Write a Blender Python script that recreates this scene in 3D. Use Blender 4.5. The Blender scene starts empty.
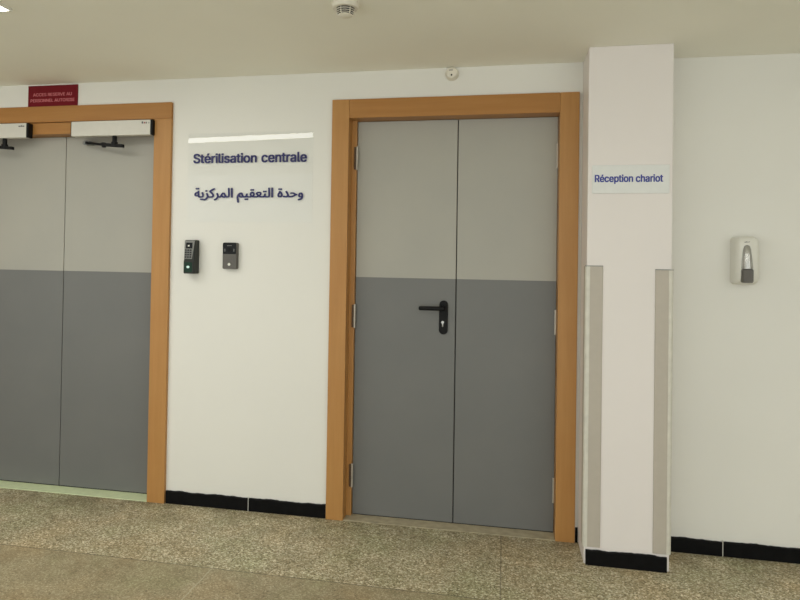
import bpy, bmesh, math, random
from mathutils import Vector, Matrix
from mathutils.geometry import delaunay_2d_cdt
random.seed(4)
PI = math.pi
SC = bpy.context.scene
COL = SC.collection

# ------------------------------------------------------------------ camera
FPX, YAW, PITCH, ROLL = 650.0, 0.194407, 0.012908, 0.015555
CAM = Vector((0.0, -3.3241, 1.3646))
SX, SY = -23.17, -49.38                       # principal point offset (the photo is a crop)
cd = bpy.data.cameras.new('camera'); cam = bpy.data.objects.new('camera', cd); COL.objects.link(cam)
cd.sensor_fit = 'HORIZONTAL'; cd.sensor_width = 36.0; cd.lens = FPX / 800.0 * 36.0
cd.shift_x = -SX / 800.0; cd.shift_y = SY / 800.0
cd.clip_start = 0.05; cd.clip_end = 60
fwd = Vector((-math.sin(YAW) * math.cos(PITCH), math.cos(YAW) * math.cos(PITCH), math.sin(PITCH)))
rt = Vector((math.cos(YAW), math.sin(YAW), 0)); up = rt.cross(fwd)
r2 = rt * math.cos(ROLL) + up * math.sin(ROLL); u2 = -rt * math.sin(ROLL) + up * math.cos(ROLL)
cam.matrix_world = Matrix.Translation(CAM) @ Matrix((r2, u2, -fwd)).transposed().to_4x4()
SC.camera = cam

# ------------------------------------------------------------------ world, exposure
wd = bpy.data.worlds.new('world'); SC.world = wd; wd.use_nodes = True
bg = wd.node_tree.nodes['Background']
bg.inputs[0].default_value = (0.97, 1.0, 0.95, 1); bg.inputs[1].default_value = 1.50
LAMP_STRENGTH = 12.2
LAMP_COLOR = (1.0, 0.985, 0.92, 1)
vs = SC.view_settings
vs.view_transform = 'Standard'; vs.look = 'None'; vs.gamma = 1.0; vs.use_curve_mapping = False
vs.exposure = -0.055

# ------------------------------------------------------------------ materials
class NT:
    def __init__(s, name):
        s.m = bpy.data.materials.new(name); s.m.use_nodes = True
        s.n = s.m.node_tree.nodes; s.l = s.m.node_tree.links
        s.b = s.n['Principled BSDF']; s.out = s.n['Material Output']
        s.tc = s.n.new('ShaderNodeTexCoord')
    def node(s, t, **kw):
        x = s.n.new(t)
        for k, v in kw.items():
            if k.startswith('i_'):
                x.inputs[int(k[2:]) if k[2:].isdigit() else k[2:].replace('_', ' ')].default_value = v
            else: setattr(x, k, v)
        return x
    def link(s, a, b): s.l.new(a, b)
    def noise(s, scale, detail=3, rough=0.5, vec=None):
        x = s.node('ShaderNodeTexNoise'); x.inputs['Scale'].default_value = scale
        x.inputs['Detail'].default_value = detail; x.inputs['Roughness'].default_value = rough
        s.link(vec or s.tc.outputs['Object'], x.inputs['Vector']); return x
    def ramp(s, fac, stops):
        x = s.node('ShaderNodeValToRGB'); e = x.color_ramp.elements
        while len(e) < len(stops): e.new(0.5)
        for q, (p, c) in zip(e, stops): q.position = p; q.color = (*c, 1)
        s.link(fac, x.inputs[0]); return x
    def mix(s, fac, a, b, mode='MIX'):
        x = s.node('ShaderNodeMix', data_type='RGBA', blend_type=mode)
        for i, v in ((0, fac), (6, a), (7, b)):
            if hasattr(v, 'links'): s.link(v, x.inputs[i])
            else: x.inputs[i].default_value = v if i == 0 else (*v, 1)
        return x.outputs[2]
    def math(s, op, a, b=0.0):
        x = s.node('ShaderNodeMath', operation=op)
        for i, v in enumerate((a, b)):
            if hasattr(v, 'links'): s.link(v, x.inputs[i])
            else: x.inputs[i].default_value = v
        return x.outputs[0]
    def bump(s, h, strength, dist):
        x = s.node('ShaderNodeBump'); x.inputs['Strength'].default_value = strength; x.inputs['Distance'].default_value = dist
        s.link(h, x.inputs['Height']); s.link(x.outputs[0], s.b.inputs['Normal'])
    def color(s, c): s.link(c, s.b.inputs['Base Color'])

def plain(name, c, rough=0.5, metal=0.0, var=0.06, vscale=30, spec=0.5, bump=0.0):
    t = NT(name); nz = t.noise(vscale)
    lo = tuple(max(0, x * (1 - var)) for x in c); hi = tuple(min(1, x * (1 + var)) for x in c)
    t.color(t.ramp(nz.outputs[0], [(0.3, lo), (0.7, hi)]).outputs[0])
    t.b.inputs['Roughness'].default_value = rough; t.b.inputs['Metallic'].default_value = metal
    t.b.inputs['Specular IOR Level'].default_value = spec
    if bump: t.bump(nz.outputs[0], bump, 0.002)
    return t.m

def paint(name, c, rough=0.45, spec=0.3):
    t = NT(name); big = t.noise(1.3, 4); fine = t.noise(55, 3)
    col = t.ramp(big.outputs[0], [(0.3, tuple(x * 0.975 for x in c)), (0.7, tuple(x * 1.015 for x in c))])
    t.color(col.outputs[0])
    mid = t.noise(9, 4)
    h = t.math('ADD', t.math('MULTIPLY', fine.outputs[0], 0.25), mid.outputs[0])
    t.bump(h, 0.12, 0.004)
    t.b.inputs['Roughness'].default_value = rough; t.b.inputs['Specular IOR Level'].default_value = spec
    return t.m

M = {}
M['wall'] = paint('wall_paint', (0.81, 0.80, 0.755))
M['pillar'] = paint('pillar_paint', (0.82, 0.775, 0.755))
M['ceiling'] = paint('ceiling_paint', (0.93, 0.915, 0.82), 0.8, 0.15)
M['black_tile'] = plain('black_tile', (0.004, 0.004, 0.0045), 0.5, var=0.3, spec=0.12)
M['black'] = plain('black_plastic', (0.006, 0.006, 0.0065), 0.5, spec=0.18)
M['charcoal'] = plain('charcoal_plastic', (0.030, 0.033, 0.029), 0.5, spec=0.25)
M['gap'] = plain('gap_shade', (0.015, 0.014, 0.012), 0.8)  # near-black colour standing in for the shade in door gaps
M['grey_plastic'] = plain('grey_plastic', (0.21, 0.21, 0.20), 0.45)
M['midgrey'] = plain('dark_grey_casing', (0.125, 0.118, 0.108), 0.45, spec=0.3)
M['silver'] = plain('silver_plastic', (0.50, 0.50, 0.49), 0.2, metal=0.75)
M['chrome'] = plain('chrome', (0.50, 0.50, 0.49), 0.3, metal=0.7)
M['steel'] = plain('hinge_steel', (0.52, 0.48, 0.42), 0.4, metal=0.5)
M['bronze'] = plain('hinge_bronze', (0.09, 0.055, 0.03), 0.5, metal=0.3)
M['cover'] = plain('white_cover', (0.76, 0.75, 0.69), 0.35, var=0.015)
M['grout'] = plain('pale_grout', (0.62, 0.61, 0.56), 0.8)
M['ivory'] = plain('ivory_plastic', (0.80, 0.76, 0.66), 0.4)
M['white_plastic'] = plain('white_plastic', (0.80, 0.79, 0.72), 0.3)
M['housing'] = plain('operator_housing', (0.64, 0.62, 0.56), 0.4, var=0.02)
M['red'] = plain('red_plastic', (0.17, 0.008, 0.015), 0.5, spec=0.15)
M['pink'] = plain('pink_letters', (0.62, 0.18, 0.20), 0.5)
M['navy'] = plain('navy_letters', (0.013, 0.013, 0.115), 0.5)
M['blue'] = plain('blue_letters', (0.035, 0.05, 0.30), 0.5)
M['guard'] = plain('beige_vinyl', (0.49, 0.445, 0.385), 0.5, var=0.02)
M['guard_nose'] = plain('pale_beige_vinyl', (0.66, 0.64, 0.57), 0.45)
M['vinyl'] = plain('pale_green_vinyl', (0.70, 0.79, 0.51), 0.45)
M['cement'] = plain('cement', (0.40, 0.35, 0.24), 0.8, var=0.16, vscale=22, bump=0.3)
M['green'] = plain('green_glass', (0.003, 0.030, 0.014), 0.3, spec=0.25)
M['key'] = plain('dark_keys', (0.035, 0.036, 0.036), 0.5, spec=0.2)
M['screen'] = plain('dark_screen', (0.004, 0.0045, 0.0045), 0.15, spec=0.2)
M['grey_mark'] = plain('grey_print', (0.13, 0.12, 0.12), 0.6)
M['red_mark'] = plain('red_print', (0.30, 0.07, 0.06), 0.6)

def wood(name, axis, tint=(1, 1, 1)):
    t = NT(name); mp = t.node('ShaderNodeMapping')
    sc = [14, 14, 14]; sc[axis] = 0.9; mp.inputs['Scale'].default_value = sc
    t.link(t.tc.outputs['Object'], mp.inputs['Vector'])
    grain = t.noise(3.0, 6, 0.6, mp.outputs[0])
    blot = t.noise(4.5, 3)
    c1 = t.ramp(grain.outputs[0], [(0.25, (0.42 * tint[0], 0.192 * tint[1], 0.053 * tint[2])), (0.5, (0.455 * tint[0], 0.217 * tint[1], 0.064 * tint[2])), (0.75, (0.50 * tint[0], 0.247 * tint[1], 0.077 * tint[2]))])
    c2 = t.mix(t.math('MULTIPLY', blot.outputs[0], 0.35), c1.outputs[0], (0.50 * tint[0], 0.30 * tint[1], 0.11 * tint[2]))
    t.color(c2); t.b.inputs['Roughness'].default_value = 0.42; t.b.inputs['Specular IOR Level'].default_value = 0.35
    t.bump(grain.outputs[0], 0.05, 0.001)
    return t.m
M['wood_v'] = wood('beech_vertical', 2); M['wood_h'] = wood('beech_horizontal', 0, (0.87, 0.81, 0.70))

def two_tone():
    t = NT('two_tone_door_laminate'); sp = t.node('ShaderNodeSeparateXYZ'); g = t.node('ShaderNodeNewGeometry')
    t.link(g.outputs['Position'], sp.inputs[0])
    nz = t.noise(3, 4); fine = t.noise(90, 2)
    upc = t.ramp(nz.outputs[0], [(0.3, (0.385, 0.376, 0.338)), (0.7, (0.408, 0.396, 0.350))])
    loc = t.ramp(nz.outputs[0], [(0.3, (0.163, 0.166, 0.163)), (0.7, (0.177, 0.178, 0.173))])
    f = t.math('GREATER_THAN', sp.outputs[2], 1.267)
    t.color(t.mix(f, loc.outputs[0], upc.outputs[0]))
    t.b.inputs['Roughness'].default_value = 0.42; t.b.inputs['Specular IOR Level'].default_value = 0.35
    t.bump(fine.outputs[0], 0.06, 0.001)
    return t.m
M['leaf'] = two_tone()

def terrazzo():
    t = NT('terrazzo_tiles'); o = t.tc.outputs['Object']
    sp = t.node('ShaderNodeSeparateXYZ'); t.link(o, sp.inputs[0])
    row2 = t.math('LESS_THAN', sp.outputs[1], -0.65)
    def chips(scale, stops):
        v = t.node('ShaderNodeTexVoronoi'); v.inputs['Scale'].default_value = scale; t.link(o, v.inputs['Vector'])
        s2 = t.node('ShaderNodeSeparateColor'); t.link(v.outputs['Color'], s2.inputs[0])
        return t.ramp(s2.outputs[0], stops), v
    coarse, v1 = chips(165, [(0.0, (0.18, 0.145, 0.075)), (0.2, (0.31, 0.263, 0.155)), (0.5, (0.43, 0.372, 0.236)), (0.8, (0.58, 0.52, 0.365)), (1.0, (0.85, 0.80, 0.64))])
    fine, v2 = chips(190, [(0.0, (0.26, 0.21, 0.125)), (0.3, (0.345, 0.288, 0.178)), (0.7, (0.415, 0.352, 0.228)), (0.93, (0.58, 0.51, 0.36)), (1.0, (0.22, 0.175, 0.10))])
    col = t.mix(row2, coarse.outputs[0], fine.outputs[0])
    sv = t.node('ShaderNodeTexVoronoi'); sv.inputs['Scale'].default_value = 46; t.link(o, sv.inputs['Vector'])
    s3 = t.node('ShaderNodeSeparateColor'); t.link(sv.outputs['Color'], s3.inputs[0])
    speck = t.math('MULTIPLY', t.math('LESS_THAN', sv.outputs['Distance'], 0.22), t.math('LESS_THAN', s3.outputs[1], 0.16))
    col = t.mix(t.math('MULTIPLY', speck, 0.6), col, (0.13, 0.10, 0.05))
    # patchy tint, worn and dirty blotches
    big = t.noise(2.2, 5, 0.6); col = t.mix(t.math('MULTIPLY', row2, 0.15), col, (0.345, 0.303, 0.185))
    tint = t.ramp(big.outputs[0], [(0.3, (0.90, 0.99, 0.90)), (0.5, (1, 1, 1)), (0.72, (1.10, 0.99, 0.90))])
    col = t.mix(1.0, col, tint.outputs[0], 'MULTIPLY')
    blot = t.noise(7, 5, 0.7); bl = t.ramp(blot.outputs[0], [(0.35, (0.76, 0.745, 0.71)), (0.55, (1, 1, 1)), (0.8, (1.06, 1.06, 1.05))])
    col = t.mix(0.8, col, bl.outputs[0], 'MULTIPLY')
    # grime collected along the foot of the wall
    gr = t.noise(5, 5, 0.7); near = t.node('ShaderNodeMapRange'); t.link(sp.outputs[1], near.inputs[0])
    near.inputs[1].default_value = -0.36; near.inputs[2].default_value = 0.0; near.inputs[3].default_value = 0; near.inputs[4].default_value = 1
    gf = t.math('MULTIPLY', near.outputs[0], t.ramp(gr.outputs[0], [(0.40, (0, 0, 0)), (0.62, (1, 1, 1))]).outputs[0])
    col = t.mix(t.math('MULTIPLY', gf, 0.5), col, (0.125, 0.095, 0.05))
    # joints
    wob = t.noise(9, 2); dy = t.math('MULTIPLY', t.math('SUBTRACT', wob.outputs[0], 0.5), 0.012)
    jy = t.math('LESS_THAN', t.math('ABSOLUTE', t.math('ADD', t.math('ADD', sp.outputs[1], 0.65), dy)), 0.0035)
    def joint(x0): return t.math('LESS_THAN', t.math('ABSOLUTE', t.math('ADD', t.math('SUBTRACT', sp.outputs[0], x0), dy)), 0.003)
    r1 = t.math('MULTIPLY', t.math('MAXIMUM', joint(0.0), joint(-3.0)), t.math('SUBTRACT', 1.0, row2))
    rr = t.math('MULTIPLY', t.math('MAXIMUM', joint(-1.24), joint(1.76)), row2)
    col = t.mix(t.math('MULTIPLY', jy, 0.55), col, (0.08, 0.062, 0.034))
    col = t.mix(t.math('MULTIPLY', r1, 0.5), col, (0.08, 0.062, 0.034))
    col = t.mix(t.math('MULTIPLY', rr, 0.75), col, (0.50, 0.46, 0.33))
    t.color(col)
    t.b.inputs['Roughness'].default_value = 0.55; t.b.inputs['Specular IOR Level'].default_value = 0.3
    t.bump(v1.outputs['Distance'], 0.15, 0.002)
    return t.m
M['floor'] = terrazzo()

def acrylic(name, tint, film=0.0, filmcol=(0.8, 0.85, 0.95)):
    t = NT(name); fr = t.node('ShaderNodeFresnel'); fr.inputs[0].default_value = 1.49
    tr = t.node('ShaderNodeBsdfTransparent'); tr.inputs[0].default_value = (*tint, 1)
    gl = t.node('ShaderNodeBsdfGlossy'); gl.inputs['Roughness'].default_value = 0.015
    base = tr.outputs[0]
    if film:
        df = t.node('ShaderNodeBsdfDiffuse'); nz = t.noise(20)
        t.link(t.ramp(nz.outputs[0], [(0, tuple(x * 0.97 for x in filmcol)), (1, filmcol)]).outputs[0], df.inputs[0])
        m0 = t.node('ShaderNodeMixShader'); m0.inputs[0].default_value = film
        t.link(tr.outputs[0], m0.inputs[1]); t.link(df.outputs[0], m0.inputs[2]); base = m0.outputs[0]
    mx = t.node('ShaderNodeMixShader'); g = t.node('ShaderNodeNewGeometry'); t.link(t.math('MULTIPLY', fr.outputs[0], t.math('SUBTRACT', 1.0, g.outputs['Backfacing'])), mx.inputs[0]); t.link(base, mx.inputs[1]); t.link(gl.outputs[0], mx.inputs[2])
    t.link(mx.outputs[0], t.out.inputs[0]); return t.m
M['acrylic'] = acrylic('clear_acrylic', (0.992, 0.995, 0.997))
M['film'] = plain('pale_blue_white_plastic', (0.775, 0.785, 0.775), 0.35, var=0.015, spec=0.3)

def glow(name, c, s):
    t = NT(name); e = t.node('ShaderNodeEmission'); e.inputs[0].default_value = c; e.inputs[1].default_value = s
    nz = t.noise(8); t.link(t.mix(nz.outputs[0], tuple(c[:3]), tuple(x * 0.97 for x in c[:3])), e.inputs[0])
    t.link(e.outputs[0], t.out.inputs[0]); return t.m
M['lamp'] = glow('lamp_diffuser', LAMP_COLOR, LAMP_STRENGTH)
M['led'] = glow('sensor_glow', (0.75, 1.0, 0.85, 1), 0.9)

# ------------------------------------------------------------------ mesh helpers
def box(bm, x0, x1, y0, y1, z0, z1, bev=0.0, seg=2):
    r = bmesh.ops.create_cube(bm, size=1.0)
    bmesh.ops.scale(bm, vec=(x1 - x0, y1 - y0, z1 - z0), verts=r['verts'])
    bmesh.ops.translate(bm, vec=((x0 + x1) / 2, (y0 + y1) / 2, (z0 + z1) / 2), verts=r['verts'])
    if bev:
        es = list({e for v in r['verts'] for e in v.link_edges})
        bmesh.ops.bevel(bm, geom=es, offset=bev, segments=seg, affect='EDGES', profile=0.5)
    return bm
def cyl(bm, a, b, r0, r1=None, n=24):
    a, b = Vector(a), Vector(b); d = b - a
    q = Vector((0, 0, 1)).rotation_difference(d.normalized()).to_matrix().to_4x4()
    bmesh.ops.create_cone(bm, cap_ends=True, segments=n, radius1=r0, radius2=r0 if r1 is None else r1, depth=d.length,
                          matrix=Matrix.Translation((a + b) / 2) @ q)
    return bm
def lathe(bm, prof, mat, n=40):               # prof: (radius, height along local z)
    rings = []
    for r, h in prof:
        if r < 1e-6: rings.append([bm.verts.new(mat @ Vector((0, 0, h)))])
        else: rings.append([bm.verts.new(mat @ Vector((r * math.cos(2 * PI * i / n), r * math.sin(2 * PI * i / n), h))) for i in range(n)])
    for a, b in zip(rings, rings[1:]):
        for i in range(n):
            j = (i + 1) % n
            vs_ = [a[i % len(a)], a[j % len(a)], b[j % len(b)], b[i % len(b)]]
            u = []
            for v in vs_:
                if v not in u: u.append(v)
            if len(u) > 2: bm.faces.new(u)
    bmesh.ops.recalc_face_normals(bm, faces=bm.faces[:]); return bm
def rounded(w, h, r, n=6, cx=0.0, cz=0.0):    # outline of a rounded rectangle in x, z
    pts = []
    for (sx, sz, a0) in ((1, 1, 0), (-1, 1, PI / 2), (-1, -1, PI), (1, -1, 1.5 * PI)):
        for k in range(n + 1):
            a = a0 + PI / 2 * k / n
            pts.append((cx + sx * (w / 2 - r) + r * math.cos(a), cz + sz * (h / 2 - r) + r * math.sin(a)))
    return pts
def loft(bm, sections):                       # sections: (outline in x,z ; y), equal counts, capped both ends
    rings = [[bm.verts.new((x, y, z)) for x, z in pts] for pts, y in sections]
    n = len(rings[0])
    for a, b in zip(rings, rings[1:]):
        for i in range(n): bm.faces.new((a[i], a[(i + 1) % n], b[(i + 1) % n], b[i]))
    bm.faces.new(rings[0]); bm.faces.new(rings[-1])
    bmesh.ops.recalc_face_normals(bm, faces=bm.faces[:]); return bm
def extrude_xy(bm, pts, z0, z1):              # a profile in x,y extruded along z
    a = [bm.verts.new((x, y, z0)) for x, y in pts]; b = [bm.verts.new((x, y, z1)) for x, y in pts]; n = len(pts)
    for i in range(n): bm.faces.new((a[i], a[(i + 1) % n], b[(i + 1) % n], b[i]))
    bm.faces.new(a); bm.faces.new(b); bmesh.ops.recalc_face_normals(bm, faces=bm.faces[:]); return bm
def NB(): return bmesh.new()
def link(name, bm, mat, parent=None, origin=None, smooth=False):
    # bm is in world coordinates; the object's own origin is the parent's spot, or `origin`
    top = parent
    while top is not None and top.parent: top = top.parent
    off = Vector(top.location) if top is not None else Vector(origin or (0, 0, 0))
    bmesh.ops.translate(bm, vec=-off, verts=bm.verts[:])
    me = bpy.data.meshes.new(name); bm.to_mesh(me); bm.free(); me.materials.append(mat)
    if smooth:
        for p in me.polygons: p.use_smooth = True
        try: me.set_sharp_from_angle(angle=math.radians(35))
        except Exception: pass
    o = bpy.data.objects.new(name, me); COL.objects.link(o)
    if parent is not None: o.parent = parent
    else: o.location = off
    return o
def tag(o, label=None, cat=None, group=None, kind=None):
    if label: o['label'] = label
    if cat: o['category'] = cat
    if group: o['group'] = group
    if kind: o['kind'] = kind
    return o
def thing(name, loc, label, cat, group=None, kind=None):
    o = bpy.data.objects.new(name, None); COL.objects.link(o); o.location = loc
    o.empty_display_size = 0.05
    return tag(o, label, cat, group, kind)
try:                                          # Blender's own bundled sans
    FONT = bpy.data.fonts.load(bpy.utils.system_resource('DATAFILES', path='fonts') + '/Inter.woff2')
except Exception:
    FONT = None
def text_bm(s, x0, x1, z0, z1, y, bold=0.02, depth=0.0006, arabic=False):
    c = bpy.data.curves.new('lettering', 'FONT'); c.body = s
    if FONT and not arabic: c.font = FONT
    o = bpy.data.objects.new('lettering', c); COL.objects.link(o)
    bpy.context.view_layer.update()
    cu = o.to_curve(bpy.context.evaluated_depsgraph_get())
    polys = []
    for sp in cu.splines:                       # outlines of the glyphs, sampled
        bp = sp.bezier_points; pts = []
        for i in range(len(bp)):
            p, q = bp[i], bp[(i + 1) % len(bp)]
            straight = (p.handle_right - p.co).length < 1e-5 and (q.handle_left - q.co).length < 1e-5
            n = 1 if straight else 5
            for k in range(n):
                t = k / n; u = 1 - t
                v = u ** 3 * p.co + 3 * u * u * t * p.handle_right + 3 * u * t * t * q.handle_left + t ** 3 * q.co
                if not pts or (Vector(v.xy) - pts[-1]).length > 1e-4: pts.append(Vector(v.xy))
        if len(pts) > 2: polys.append(pts)
    o.to_curve_clear(); bpy.data.objects.remove(o); bpy.data.curves.remove(c)
    verts, edges = [], []
    for pts in polys:
        k = len(verts); verts += pts; edges += [(k + i, k + (i + 1) % len(pts)) for i in range(len(pts))]
    V, E_, F, _, _, _ = delaunay_2d_cdt(verts, edges, [], 0, 1e-5)
    def inside(x, yy):                          # non-zero winding
        w = 0
        for pts in polys:
            for i in range(len(pts)):
                a, b = pts[i], pts[(i + 1) % len(pts)]
                if (a.y <= yy) != (b.y <= yy):
                    if a.x + (yy - a.y) / (b.y - a.y) * (b.x - a.x) > x: w += 1 if b.y > a.y else -1
        return w != 0
    keep = [f for f in F if inside(sum(V[i].x for i in f) / 3, sum(V[i].y for i in f) / 3)]
    ax, bx = min(v.x for v in verts) - bold, max(v.x for v in verts) + bold
    ay, by = min(v.y for v in verts) - bold * 0.5, max(v.y for v in verts) + bold * 0.5
    bm = bmesh.new(); used = sorted({i for f in keep for i in f})
    for n, (dx, dz) in enumerate(((-1, -1), (-1, 1), (1, -1), (1, 1), (0, 0))):   # a bold cut: strokes doubled over one another
        vm = {i: bm.verts.new((x0 + (V[i].x + dx * bold - ax) / (bx - ax) * (x1 - x0), y - depth - n * 2e-5, z0 + (V[i].y + dz * bold * 0.5 - ay) / (by - ay) * (z1 - z0))) for i in used}
        for f in keep: bm.faces.new([vm[i] for i in f])
    r = bmesh.ops.extrude_face_region(bm, geom=bm.faces[:])
    bmesh.ops.translate(bm, vec=(0, depth, 0), verts=[g for g in r['geom'] if isinstance(g, bmesh.types.BMVert)])
    bmesh.ops.recalc_face_normals(bm, faces=bm.faces[:])
    return bm

# ------------------------------------------------------------------ the setting
CEIL = 2.35
L0, L1, L2, L3 = -3.222, -3.118, -1.927, -1.823       # left door: frame edges
R0, R1, R2, R3 = -0.902, -0.810, 0.259, 0.351         # right door
PX0, PX1, PY = 0.3675, 0.731, -0.232                   # pillar
XA, XB, YB = -6.5, 4.2, -4.0
b = box(NB(), XA, XB, YB, 0.5, -0.12, 0.0)
tag(link('floor', b, M['floor']), 'speckled beige terrazzo floor with thin tile joints', 'floor', kind='structure')
b = box(NB(), XA, XB, YB, 0.5, CEIL, CEIL + 0.12)
tag(link('ceiling', b, M['ceiling']), 'plain off-white painted ceiling', 'ceiling', kind='structure')
b = NB()
for (x0, x1, z0) in ((XA, L0, 0), (L0, L3, 2.2177), (L3, R0, 0), (R0, R3, 2.2001), (R3, XB, 0)):
    box(b, x0, x1, 0.0, 0.25, z0, CEIL)
bmesh.ops.remove_doubles(b, verts=b.verts[:], dist=1e-5)
tag(link('wall_back', b, M['wall']), 'white painted wall holding both double doors', 'wall', kind='structure')
b = box(NB(), XA - 0.2, XA, YB, 0.25, 0, CEIL); tag(link('wall_left', b, M['wall']), 'white side wall at the far left end', 'wall', kind='structure')
b = box(NB(), XB, XB + 0.2, YB, 0.25, 0, CEIL); tag(link('wall_right', b, M['wall']), 'white side wall at the far right end', 'wall', kind='structure')
b = box(NB(), PX0, PX1, PY, 0.0, 0, CEIL, 0.004, 2)
tag(link('pillar', b, M['pillar']), 'square white pillar standing right of the right-hand double door', 'pillar', kind='structure')

def skirting(name, x0, x1, yf, yb, h, joints, label, amp=0.0035):
    # black tiles whose upper edge is lapped unevenly by wall paint
    bm = NB(); edges = [x0] + joints + [x1]
    for a, c in zip(edges, edges[1:]):
        a += 0.0018; c -= 0.0018; n = max(3, int((c - a) / 0.012)); ring = []
        for i in range(n + 1):
            x = a + (c - a) * i / n
            dz = amp * (math.sin(x * 23.0 + x0) * 0.5 + math.sin(x * 61) * 0.25) + random.uniform(-1, 0.6) * amp * 0.45
            z = h + dz
            ring.append([bm.verts.new(p) for p in ((x, yf, 0.0), (x, yf, z - 0.004), (x, yf + 0.003, z), (x, yb, z), (x, yb, 0.0))])
        for p, q in zip(ring, ring[1:]):
            for k in range(5): bm.faces.new((p[k], q[k], q[(k + 1) % 5], p[(k + 1) % 5]))
        bm.faces.new(ring[0]); bm.faces.new(ring[-1])
    bmesh.ops.recalc_face_normals(bm, faces=bm.faces[:])
    o = tag(link(name, bm, M['black_tile']), label, 'baseboard', kind='structure')
    for jx in joints:
        g = link('grout_line', box(NB(), jx - 0.0019, jx + 0.0019, yf + 0.0004, yb, 0.0, h + 0.004), M['grout'], o); g['label'] = 'pale line of grout'
    return o
skirting('baseboard_middle', L3 + 0.004, R0 - 0.004, -0.012, 0.0, 0.069, [-1.335], 'black tile skirting on the wall between the two doors')
skirting('baseboard_right', PX1 + 0.002, XB - 0.01, -0.012, 0.0, 0.068, [1.017, 1.65, 2.3], 'black tile skirting on the wall right of the pillar')
skirting('baseboard_left', XA + 0.01, L0 - 0.004, -0.012, 0.0, 0.069, [-4.5], 'black tile skirting left of the left-hand door')
skirting('baseboard_gap', R3 + 0.001, PX0 - 0.001, -0.012, 0.0, 0.069, [], 'sliver of black skirting between door frame and pillar')
skirting('baseboard_pillar', PX0 + 0.006, PX1 - 0.010, PY - 0.012, PY, 0.068, [], 'black tile skirting across the front of the pillar')

# ------------------------------------------------------------------ doors
def hinge(root, x, z, side, y):
    bm = NB(); cyl(bm, (x, y - 0.006, z - 0.062), (x, y - 0.006, z + 0.062), 0.0058, n=16)
    for zz in (-0.021, 0.021): cyl(bm, (x, y - 0.006, z + zz - 0.0012), (x, y - 0.006, z + zz + 0.0012), 0.0064, n=16)
    h = link('hinge', bm, M['steel'], root, smooth=True); h['label'] = 'steel hinge knuckle'
    bm = box(NB(), min(x - side * 0.015, x - side * 0.005), max(x - side * 0.015, x - side * 0.005), y - 0.010, y - 0.006, z - 0.06, z + 0.06, 0.001, 1)
    link('hinge_plate', bm, M['bronze'], h)
def leaf(root, x0, x1, y, z0, z1, label):
    bm = box(NB(), x0, x1, y, y + 0.04, z0, z1, 0.0015, 1)
    o = link('door_leaf', bm, M['leaf'], root); return o

# right-hand double door
d2 = thing('door_2', ((R0 + R3) / 2, 0, 0), 'closed grey two-tone double door with black lever in beech frame', 'door', kind='structure')
HT = 2.2001; HB = 2.1012
link('jamb', box(NB(), R0, R1, -0.02, 0.15, 0, HT, 0.002), M['wood_v'], d2)
link('jamb', box(NB(), R2, R3, -0.02, 0.15, 0, HT, 0.002), M['wood_v'], d2)
link('header', box(NB(), R1 + 0.0006, R2 - 0.0006, -0.019, 0.15, HB, HT, 0.0015), M['wood_h'], d2)
link('stop_strip', box(NB(), R1 - 0.001, -0.783, 0.052, 0.15, 0, HB + 0.001, 0.002), M['wood_v'], d2)
SEAM = -0.246; YL = 0.070
leaf(d2, -0.7805, SEAM - 0.0025, YL, 0.0085, HB - 0.003, None)
leaf(d2, SEAM + 0.0025, R2 - 0.002, YL, 0.0085, HB - 0.003, None)
link('meeting_gap_strip', box(NB(), SEAM - 0.004, SEAM + 0.004, YL + 0.012, YL + 0.038, 0.006, HB - 0.004), M['gap'], d2)  # dark strip painted as the shade between the leaves
link('threshold', box(NB(), R1, R2, -0.018, 0.16, 0.0, 0.004, 0.0015, 1), M['cement'], d2)
for z in (1.90, 1.060, 0.217):
    hinge(d2, -0.7795, z, 1, YL - 0.016)
    hinge(d2, R2 - 0.004, z, -1, YL + 0.004)
link('bottom_gap_strip', box(NB(), -0.776, R2 - 0.004, YL + 0.004, YL + 0.036, 0.0042, 0.0088), M['gap'], d2)  # dark strip painted as the shaded gap under the leaves
# lever handle with its long plate
HX, HZ = -0.3085, 1.066
bm = NB(); loft(bm, [(rounded(0.045, 0.176, 0.0222, 8, HX, HZ), YL), (rounded(0.045, 0.176, 0.0222, 8, HX, HZ), YL - 0.007), (rounded(0.041, 0.172, 0.0203, 8, HX, HZ), YL - 0.009)])
hp = link('door_handle', bm, M['black'], d2, smooth=True); hp['label'] = 'black lever handle on a long plate'
bm = NB(); zl = 1.1145
cyl(bm, (HX, YL - 0.008, zl), (HX, YL - 0.022, zl), 0.016)
cyl(bm, (HX, YL - 0.02, zl), (HX, YL - 0.052, zl), 0.0105)
box(bm, HX - 0.125, HX + 0.012, YL - 0.060, YL - 0.042, zl - 0.0108, zl + 0.0108, 0.008, 4)
link('lever', bm, M['black'], hp, smooth=True)
bm = NB(); kx, kz = -0.3120, 1.041
cyl(bm, (kx, YL - 0.008, kz), (kx, YL - 0.0125, kz), 0.0072)
box(bm, kx - 0.0030, kx + 0.0030, YL - 0.0120, YL - 0.008, kz - 0.024, kz, 0.002, 2)
lk = link('lock_cylinder', bm, M['chrome'], hp, smooth=True); lk['label'] = 'bright keyhole cylinder'

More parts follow.
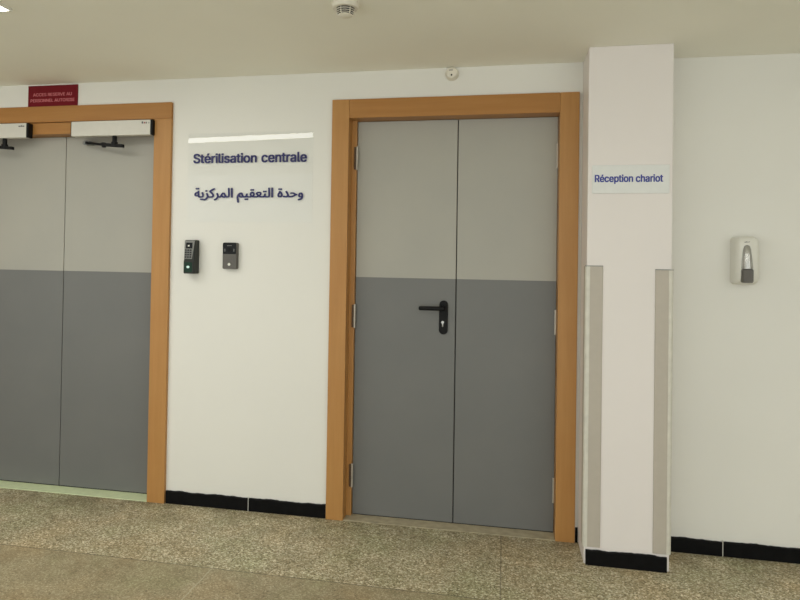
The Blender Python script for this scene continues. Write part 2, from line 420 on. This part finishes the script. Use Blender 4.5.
# left-hand double door
d1 = thing('door_1', ((L0 + L3) / 2, 0, 0), 'closed grey two-tone double door with automatic closers in beech frame', 'door', kind='structure')
HT1, HB1 = 2.2177, 2.1257
link('jamb', box(NB(), L2, L3, -0.02, 0.15, 0, HB1 - 0.0005, 0.002), M['wood_v'], d1)
link('jamb', box(NB(), L0, L1, -0.02, 0.15, 0, HB1 - 0.0005, 0.002), M['wood_v'], d1)
link('header', box(NB(), L0, L3, -0.02, 0.15, HB1, HT1, 0.002), M['wood_h'], d1)
link('transom', box(NB(), L1, L2, -0.006, 0.15, 2.058, HB1 - 0.0015, 0.0015), M['wood_h'], d1)
S1 = -2.548; Y1 = 0.078
leaf(d1, L1 + 0.003, S1 - 0.002, Y1, 0.0095, 2.056, None)
leaf(d1, S1 + 0.002, L2 - 0.003, Y1, 0.0095, 2.056, None)
link('meeting_gap_strip', box(NB(), S1 - 0.004, S1 + 0.004, Y1 + 0.012, Y1 + 0.038, 0.007, 2.055), M['gap'], d1)  # shade of the seam between the leaves, as a dark strip
th = link('threshold', box(NB(), L1, L2, -0.018, 0.16, 0.0, 0.004, 0.0015, 1), M['vinyl'], d1); th['label'] = 'pale green threshold strip'
link('bottom_gap_strip', box(NB(), L1 + 0.004, L2 - 0.004, Y1 + 0.004, Y1 + 0.036, 0.0042, 0.0098), M['gap'], d1)  # shade under the leaves, as a dark strip

# ------------------------------------------------------------------ automatic closers on the left door
def closer(x0, x1, arm, label, marks):
    z0, z1, y0 = 2.034, 2.1185, -0.045
    t = thing('door_closer', ((x0 + x1) / 2, -0.006, z0), label, 'door closer', 'automatic closers above the left-hand double door')
    cap = 0.014
    link('housing', box(NB(), x0 + 0.004, x1 - cap, y0, -0.007, z0, z1, 0.003), M['housing'], t)
    for (a, c) in ((x0, x0 + 0.004), (x1 - cap, x1)):
        e = link('end_cap', box(NB(), a, c, y0 + 0.001, -0.007, z0, z1 - 0.001, 0.0015), M['black'], t); e['label'] = 'black end cap'
    # small printed mark in the corner of the housing
    for i, (dx, w, h, mk) in enumerate(marks):
        link('printed_mark', box(NB(), x1 - cap - dx, x1 - cap - dx + w, y0 - 0.0006, y0 + 0.0004, z1 - 0.022, z1 - 0.022 + h), M[mk], t)
    # spindle under the housing and folded arm to the leaf
    (sx, ex) = arm
    bm = NB(); cyl(bm, (sx, -0.026, z0 + 0.002), (sx, -0.026, z0 - 0.050), 0.0125); cyl(bm, (sx, -0.026, z0 - 0.034), (sx, -0.026, z0 - 0.058), 0.018)
    link('spindle', bm, M['black'], t, smooth=True)
    bm = NB()
    def bar(p, q, w, h):
        p, q = Vector(p), Vector(q); d = q - p; n = Vector((-d.y, d.x, 0)).normalized() * w / 2
        vs_ = [bm.verts.new(v + Vector((0, 0, s))) for s in (-h / 2, h / 2) for v in (p - n, p + n, q + n, q - n)]
        for f in ((0, 1, 2, 3), (4, 5, 6, 7), (0, 1, 5, 4), (1, 2, 6, 5), (2, 3, 7, 6), (3, 0, 4, 7)): bm.faces.new([vs_[k] for k in f])
    bar((sx + 0.055, -0.026, z0 - 0.057), (sx - 0.08, -0.027, z0 - 0.046), 0.022, 0.017)
    bar((sx - 0.05, -0.027, z0 - 0.050), (ex, 0.028, z0 - 0.024), 0.018, 0.013)
    cyl(bm, (sx - 0.066, -0.026, z0 - 0.062), (sx - 0.066, -0.026, z0 - 0.036), 0.012)
    bmesh.ops.recalc_face_normals(bm, faces=bm.faces[:])
    link('arm', bm, M['black'], t)
    bm = NB(); cyl(bm, (ex, 0.028, z0 - 0.036), (ex, 0.028, z0 - 0.012), 0.011); box(bm, ex - 0.022, ex + 0.022, 0.028, Y1 , z0 - 0.032, z0 - 0.014, 0.003)
    link('arm_shoe', bm, M['grey_plastic'], t)
MK = [(0.052, 0.010, 0.012, 'grey_mark'), (0.038, 0.008, 0.009, 'red_mark'), (0.027, 0.007, 0.009, 'grey_mark'), (0.010, 0.004, 0.008, 'grey_mark')]
closer(-2.432, -1.922, (-2.165, -2.385), 'long pale door closer above the right leaf of the left-hand door', MK)
MK2 = [(0.050, 0.012, 0.007, 'grey_mark'), (0.036, 0.010, 0.009, 'grey_mark'), (0.024, 0.012, 0.007, 'grey_mark')]
closer(-3.10, -2.706, (-2.875, -3.04), 'pale door closer cut by the left edge of the photo', MK2)

# ------------------------------------------------------------------ signs
t = thing('warning_sign', (-2.582, 0, 2.2177), 'small dark red restricted-access plate on top of the left door frame', 'sign')
link('plate', box(NB(), -2.743, -2.420, -0.007, 0.0, 2.2195, 2.342, 0.001, 1), M['red'], t)
link('lettering', text_bm('ACCES RESERVE AU', -2.709, -2.456, 2.280, 2.298, -0.0070, 0.010), M['pink'], t)
link('lettering', text_bm('PERSONNEL AUTORISE', -2.725, -2.438, 2.246, 2.264, -0.0070, 0.010), M['pink'], t)

t = thing('door_sign', (-1.367, 0, 1.552), 'clear acrylic sign in French and Arabic on the wall between the doors', 'sign')
link('panel', box(NB(), -1.724, -1.008, -0.006, -0.0003, 1.553, 2.0417), M['acrylic'], t)
link('lettering', text_bm('Stérilisation', -1.694, -1.3226, 1.876, 1.9305, -0.0062, 0.028), M['navy'], t)
link('lettering', text_bm('centrale', -1.2972, -1.0400, 1.876, 1.9305, -0.0062, 0.028), M['navy'], t)
AR = '\uFEED\uFEA3\uFEAA\uFE93 \uFE8D\uFEDF\uFE98\uFECC\uFED8\uFEF4\uFEE2 \uFE8D\uFEDF\uFEE4\uFEAE\uFEDB\uFEB0\uFEF3\uFE94'[::-1]
link('lettering', text_bm(AR, -1.684, -1.057, 1.659, 1.741, -0.0062, 0.032, arabic=True), M['navy'], t)

t = thing('pillar_sign', (0.551, PY, 1.678), 'narrow pale acrylic sign with blue French lettering on the pillar', 'sign')
link('panel', box(NB(), 0.386, 0.716, PY - 0.006, PY, 1.678, 1.806, 0.001, 1), M['film'], t)
link('lettering', text_bm('Réception chariot', 0.397, 0.689, 1.7205, 1.7635, PY - 0.0062, 0.030), M['blue'], t)

# ------------------------------------------------------------------ access devices
t = thing('keypad_reader', (-1.69, 0, 1.268), 'dark wedge-shaped fingerprint keypad with green sensor window', 'keypad')
kx0, kx1, kz0, kz1 = -1.713, -1.650, 1.2695, 1.452
bm = NB()
pf = [(0, kz0), (-0.060, kz0), (-0.060, kz0 + 0.066), (-0.056, kz0 + 0.074), (-0.050, kz1), (0, kz1)]   # side profile (y, z)
a = [bm.verts.new((kx0, y, z)) for y, z in pf]; c = [bm.verts.new((kx1, y, z)) for y, z in pf]
for i in range(len(pf)): bm.faces.new((a[i], a[(i + 1) % 6], c[(i + 1) % 6], c[i]))
bm.faces.new(a); bm.faces.new(c); bmesh.ops.recalc_face_normals(bm, faces=bm.faces[:])
bmesh.ops.bevel(bm, geom=bm.edges[:], offset=0.003, segments=2, affect='EDGES')
link('body', bm, M['charcoal'], t)
def on_face(u, z):                              # the sloping upper face of the keypad
    f = (z - (kz0 + 0.074)) / (kz1 - kz0 - 0.074); return -0.056 + f * 0.006
def face_plate(name, x0, x1, z0, z1, th, mat, parent, flare=0.0):
    bm = NB(); ya, yb = on_face(0, z0), on_face(0, z1)
    v = [bm.verts.new(p) for p in ((x0, ya, z0), (x1, ya, z0), (x1 + flare, yb, z1), (x0, yb, z1), (x0, ya - th, z0), (x1, ya - th, z0), (x1 + flare, yb - th, z1), (x0, yb - th, z1))]
    for f in ((0, 1, 2, 3), (4, 5, 6, 7), (0, 1, 5, 4), (1, 2, 6, 5), (2, 3, 7, 6), (3, 0, 4, 7)): bm.faces.new([v[k] for k in f])
    bmesh.ops.recalc_face_normals(bm, faces=bm.faces[:]); return link(name, bm, mat, parent)
fp = face_plate('face_plate', kx0 + 0.002, kx1 - 0.016, kz0 + 0.080, kz1 - 0.003, 0.0015, M['grey_plastic'], t, 0.014)
sc_ = face_plate('display', kx0 + 0.010, kx1 - 0.015, kz1 - 0.046, kz1 - 0.014, 0.0025, M['screen'], t)
face_plate('indicator', kx0 + 0.022, kx0 + 0.031, kz1 - 0.035, kz1 - 0.027, 0.0035, M['white_plastic'], sc_)
for r in range(4):
    for q in range(3):
        x = kx0 + 0.006 + q * 0.0142; z = kz0 + 0.086 + r * 0.0125
        face_plate('key', x, x + 0.0095, z, z + 0.0080, 0.004, M['key'], t)
se = link('sensor_window', box(NB(), kx0 + 0.006, kx1 - 0.012, -0.0615, -0.0595, kz0 + 0.008, kz0 + 0.062, 0.0008, 1), M['green'], t)
bm = NB(); loft(bm, [(rounded(0.017, 0.013, 0.006, 5, kx0 + 0.028, kz0 + 0.036), -0.0612), (rounded(0.017, 0.013, 0.006, 5, kx0 + 0.028, kz0 + 0.036), -0.0625)])
link('sensor_light', bm, M['led'], se)

t = thing('video_intercom', (-1.46, 0, 1.297), 'grey video intercom with black glass top right of the keypad', 'intercom')
ix0, ix1, iz0, iz1 = -1.5005, -1.4200, 1.2975, 1.4415
bm = NB(); ic, iz = (ix0 + ix1) / 2, (iz0 + iz1) / 2; w, h = ix1 - ix0, iz1 - iz0
loft(bm, [(rounded(w, h, 0.009, 6, ic, iz), 0.0), (rounded(w, h, 0.009, 6, ic, iz), -0.027), (rounded(w - 0.003, h - 0.003, 0.008, 6, ic, iz), -0.030)])
link('body', bm, M['midgrey'], t, smooth=True)
bm = NB(); loft(bm, [(rounded(w - 0.004, 0.060, 0.006, 6, ic, iz1 - 0.032), -0.029), (rounded(w - 0.004, 0.060, 0.006, 6, ic, iz1 - 0.032), -0.0318)])
gl = link('glass_front', bm, M['screen'], t, smooth=True); gl['label'] = 'black glass front'
bm = NB(); cyl(bm, (ic, -0.0315, iz1 - 0.040), (ic, -0.0335, iz1 - 0.040), 0.011); link('lens', bm, M['black'], gl, smooth=True)
for sx in (-1, 1):
    link('infrared_strip', box(NB(), ic + sx * 0.026 - 0.0018, ic + sx * 0.026 + 0.0018, -0.0325, -0.0315, iz1 - 0.049, iz1 - 0.034), M['grey_plastic'], gl)
link('speaker_slot', box(NB(), ic - 0.014, ic + 0.014, -0.0325, -0.0315, iz1 - 0.0185, iz1 - 0.0160), M['grey_plastic'], gl)
bm = NB(); cyl(bm, (ic - 0.001, -0.029, iz0 + 0.026), (ic - 0.001, -0.0325, iz0 + 0.026), 0.0075)
cb = link('call_button', bm, M['white_plastic'], t, smooth=True); cb['label'] = 'round white call button'

# ------------------------------------------------------------------ corner guards on the pillar
def guard(xc, s, z0, z1, label):
    t = thing('corner_guard', (xc, PY, z0), label, 'corner guard', 'vinyl corner guards on the pillar')
    th, wf, ws = 0.006, 0.070, 0.055
    X = lambda u: xc + s * u                    # u runs inwards along the front face
    bm = NB(); extrude_xy(bm, [(X(0.012), PY - 0.0005), (X(wf), PY - 0.0005), (X(wf), PY - th + 0.002), (X(wf - 0.003), PY - th), (X(0.012), PY - th)], z0, z1)
    link('front_flange', bm, M['guard'], t)
    bm = NB(); extrude_xy(bm, [(X(-0.0005), PY + 0.006), (X(-th), PY + 0.006), (X(-th), PY + ws), (X(-0.0005), PY + ws)], z0, z1)
    link('side_flange', bm, M['guard'], t)
    bm = NB(); r = 0.014                         # rounded nose around the corner
    pts = [(X(0.014), PY - 0.0005), (X(0.014), PY - th - 0.002)] + [(X(-th - 0.001 + r - r * math.sin(k * PI / 12)), PY - th - 0.002 + r - r * math.cos(k * PI / 12)) for k in range(7)] + [(X(-th - 0.001), PY + 0.012), (X(-0.0005), PY + 0.012), (X(-0.0005), PY - 0.0005)]
    extrude_xy(bm, pts, z0, z1 + 0.0005)
    n = link('nose', bm, M['guard_nose'], t, smooth=True); n['label'] = 'paler rounded nose'
    bm = NB(); extrude_xy(bm, [(X(-th), PY + 0.02), (X(-th), PY - th), (X(wf), PY - th), (X(wf), PY - 0.0005), (X(-0.0005), PY - 0.0005), (X(-0.0005), PY + 0.02)], z1 + 0.0005, z1 + 0.004)
    link('end_cap', bm, M['grey_plastic'], t)
guard(PX0, 1, 0.080, 1.346, 'beige vinyl guard on the left corner of the pillar')
guard(PX1, -1, 0.078, 1.334, 'beige vinyl guard on the right corner of the pillar')

# ------------------------------------------------------------------ soap dispenser
t = thing('soap_dispenser', (1.09, 0, 1.269), 'white wall soap dispenser with silver push lever', 'soap dispenser')
cx, cz = 1.093, 1.384
bm = NB()
loft(bm, [(rounded(0.104, 0.224, 0.020, 8, cx, cz), 0.0), (rounded(0.102, 0.222, 0.024, 8, cx, cz), -0.045), (rounded(0.098, 0.216, 0.028, 8, cx, cz), -0.070),
          (rounded(0.084, 0.202, 0.030, 8, cx, cz), -0.084), (rounded(0.062, 0.178, 0.028, 8, cx, cz), -0.091)])
link('cover', bm, M['cover'], t, smooth=True)
lx = 1.0835
bm = NB(); rings = []
for z, w, y in ((1.4545, 0.018, -0.090), (1.4500, 0.030, -0.096), (1.436, 0.036, -0.101), (1.41, 0.040, -0.106), (1.375, 0.045, -0.111), (1.347, 0.049, -0.114)):
    rings.append([bm.verts.new((lx + w / 2 * math.sin(k * PI / 10), y + 0.018 - (0.018 + 0.010) * math.cos(k * PI / 10) * 0.8, z)) for k in range(-5, 6)] )
for p, q in zip(rings, rings[1:]):
    for k in range(10): bm.faces.new((p[k], p[k + 1], q[k + 1], q[k]))
    bm.faces.new((p[0], q[0], q[10], p[10]))
bm.faces.new(rings[0]); bm.faces.new(rings[-1]); bmesh.ops.recalc_face_normals(bm, faces=bm.faces[:])
lv = link('push_lever', bm, M['silver'], t, smooth=True); lv['label'] = 'silver push lever'
bm = NB(); loft(bm, [(rounded(0.047, 0.064, 0.008, 5, lx, 1.3145), -0.084), (rounded(0.047, 0.064, 0.008, 5, lx, 1.3145), -0.106), (rounded(0.041, 0.058, 0.008, 5, lx, 1.3145), -0.112)])
nz_ = link('nozzle_block', bm, M['midgrey'], t, smooth=True); nz_['label'] = 'dark grey nozzle block'
bm = NB()
for k, (dx, w, h) in enumerate(((-0.011, 0.006, 0.003), (-0.005, 0.006, 0.0042), (0.001, 0.006, 0.003), (0.007, 0.004, 0.0045))):
    box(bm, 1.0835 + dx, 1.0835 + dx + w, -0.0920, -0.0895, 1.4660 + k * 0.0005, 1.4660 + h)
link('printed_mark', bm, M['grey_mark'], t)

# ------------------------------------------------------------------ alarm buzzer high on the wall
t = thing('wall_alarm', (-0.276, 0, 2.31), 'small round ivory alarm with black dot just under the ceiling', 'alarm')
RX = Matrix.Translation((-0.276, 0, 2.3155)) @ Matrix.Rotation(PI / 2, 4, 'X')
bm = NB(); lathe(bm, [(0.0, 0.0), (0.034, 0.0), (0.034, 0.010), (0.0325, 0.016), (0.029, 0.024), (0.027, 0.033), (0.023, 0.036), (0.0, 0.037)], RX)
link('body', bm, M['ivory'], t, smooth=True)
bm = NB(); cyl(bm, (-0.276, -0.0355, 2.3025), (-0.276, -0.0385, 2.3025), 0.0042, n=16); link('indicator', bm, M['black'], t)
link('slot', box(NB(), -0.289, -0.270, -0.0378, -0.0362, 2.3255, 2.3290), M['grey_mark'], t)

# ------------------------------------------------------------------ smoke detector on the ceiling
t = thing('smoke_detector', (-0.616, -0.90, CEIL), 'white smoke detector with dark slots on the ceiling at top edge', 'smoke detector')
DM = Matrix.Translation((-0.616, -0.90, CEIL)) @ Matrix.Rotation(PI, 4, 'X')
bm = NB(); lathe(bm, [(0.0, 0.0), (0.052, 0.0), (0.054, 0.004), (0.053, 0.014), (0.048, 0.021), (0.040, 0.022), (0.0, 0.022)], DM); link('base', bm, M['ivory'], t, smooth=True)
bm = NB(); lathe(bm, [(0.0, 0.021), (0.036, 0.021), (0.029, 0.046), (0.0, 0.046)], DM); link('chamber', bm, M['black'], t)
for i, (h, ro) in enumerate(((0.0285, 0.0385), (0.0355, 0.0355), (0.0420, 0.0325))):
    bm = NB(); lathe(bm, [(0.024, h - 0.0008), (ro, h - 0.0008), (ro - 0.0008, h + 0.0008), (0.024, h + 0.0008), (0.024, h - 0.0008)], DM); link('vent_ring', bm, M['ivory'], t)
bm = NB(); lathe(bm, [(0.0, 0.046), (0.029, 0.045), (0.029, 0.048), (0.022, 0.052), (0.0, 0.054)], DM)
link('cap', bm, M['ivory'], t, smooth=True)
for k in range(6):
    a = 2 * PI * (k + 0.25) / 6; q = Matrix.Translation((-0.616, -0.90, CEIL)) @ Matrix.Rotation(a, 4, 'Z')
    bm = box(NB(), 0.026, 0.0365, -0.0010, 0.0010, -0.046, -0.021); bmesh.ops.transform(bm, matrix=q, verts=bm.verts[:]); link('rib', bm, M['ivory'], t)

# ------------------------------------------------------------------ ceiling lights of the hall, some added for extra light
def light(x0, x1, y0, y1, label, turn=0.0):
    t = thing('ceiling_light', ((x0 + x1) / 2, (y0 + y1) / 2, CEIL), label, 'ceiling light', 'long surface lights on the hall ceiling')
    z0 = CEIL - 0.012; f = 0.008; bm = NB()
    box(bm, x0 - f, x0, y0 - f, y1 + f, z0, CEIL); box(bm, x1, x1 + f, y0 - f, y1 + f, z0, CEIL)
    box(bm, x0, x1, y0 - f, y0, z0, CEIL); box(bm, x0, x1, y1, y1 + f, z0, CEIL)
    link('frame', bm, M['white_plastic'], t)
    link('diffuser', box(NB(), x0, x1, y0, y1, z0 + 0.002, CEIL - 0.001), M['lamp'], t)
    t.rotation_euler.z = turn
light(-3.164, -1.964, -1.263, -1.063, 'bright ceiling light whose corner shows at the top left')
light(-2.85, -1.35, -1.80, -1.60, 'ceiling light mirrored as a white bar in the acrylic sign', math.radians(6.4))
light(-0.6, 0.6, -2.70, -2.50, 'unseen ceiling light added for brightness over the right-hand door')  # added lamp out of view, there to light the hall
light(1.9, 3.1, -2.70, -2.50, 'unseen ceiling light added for brightness at the right')  # second added lamp out of view, more light from the right
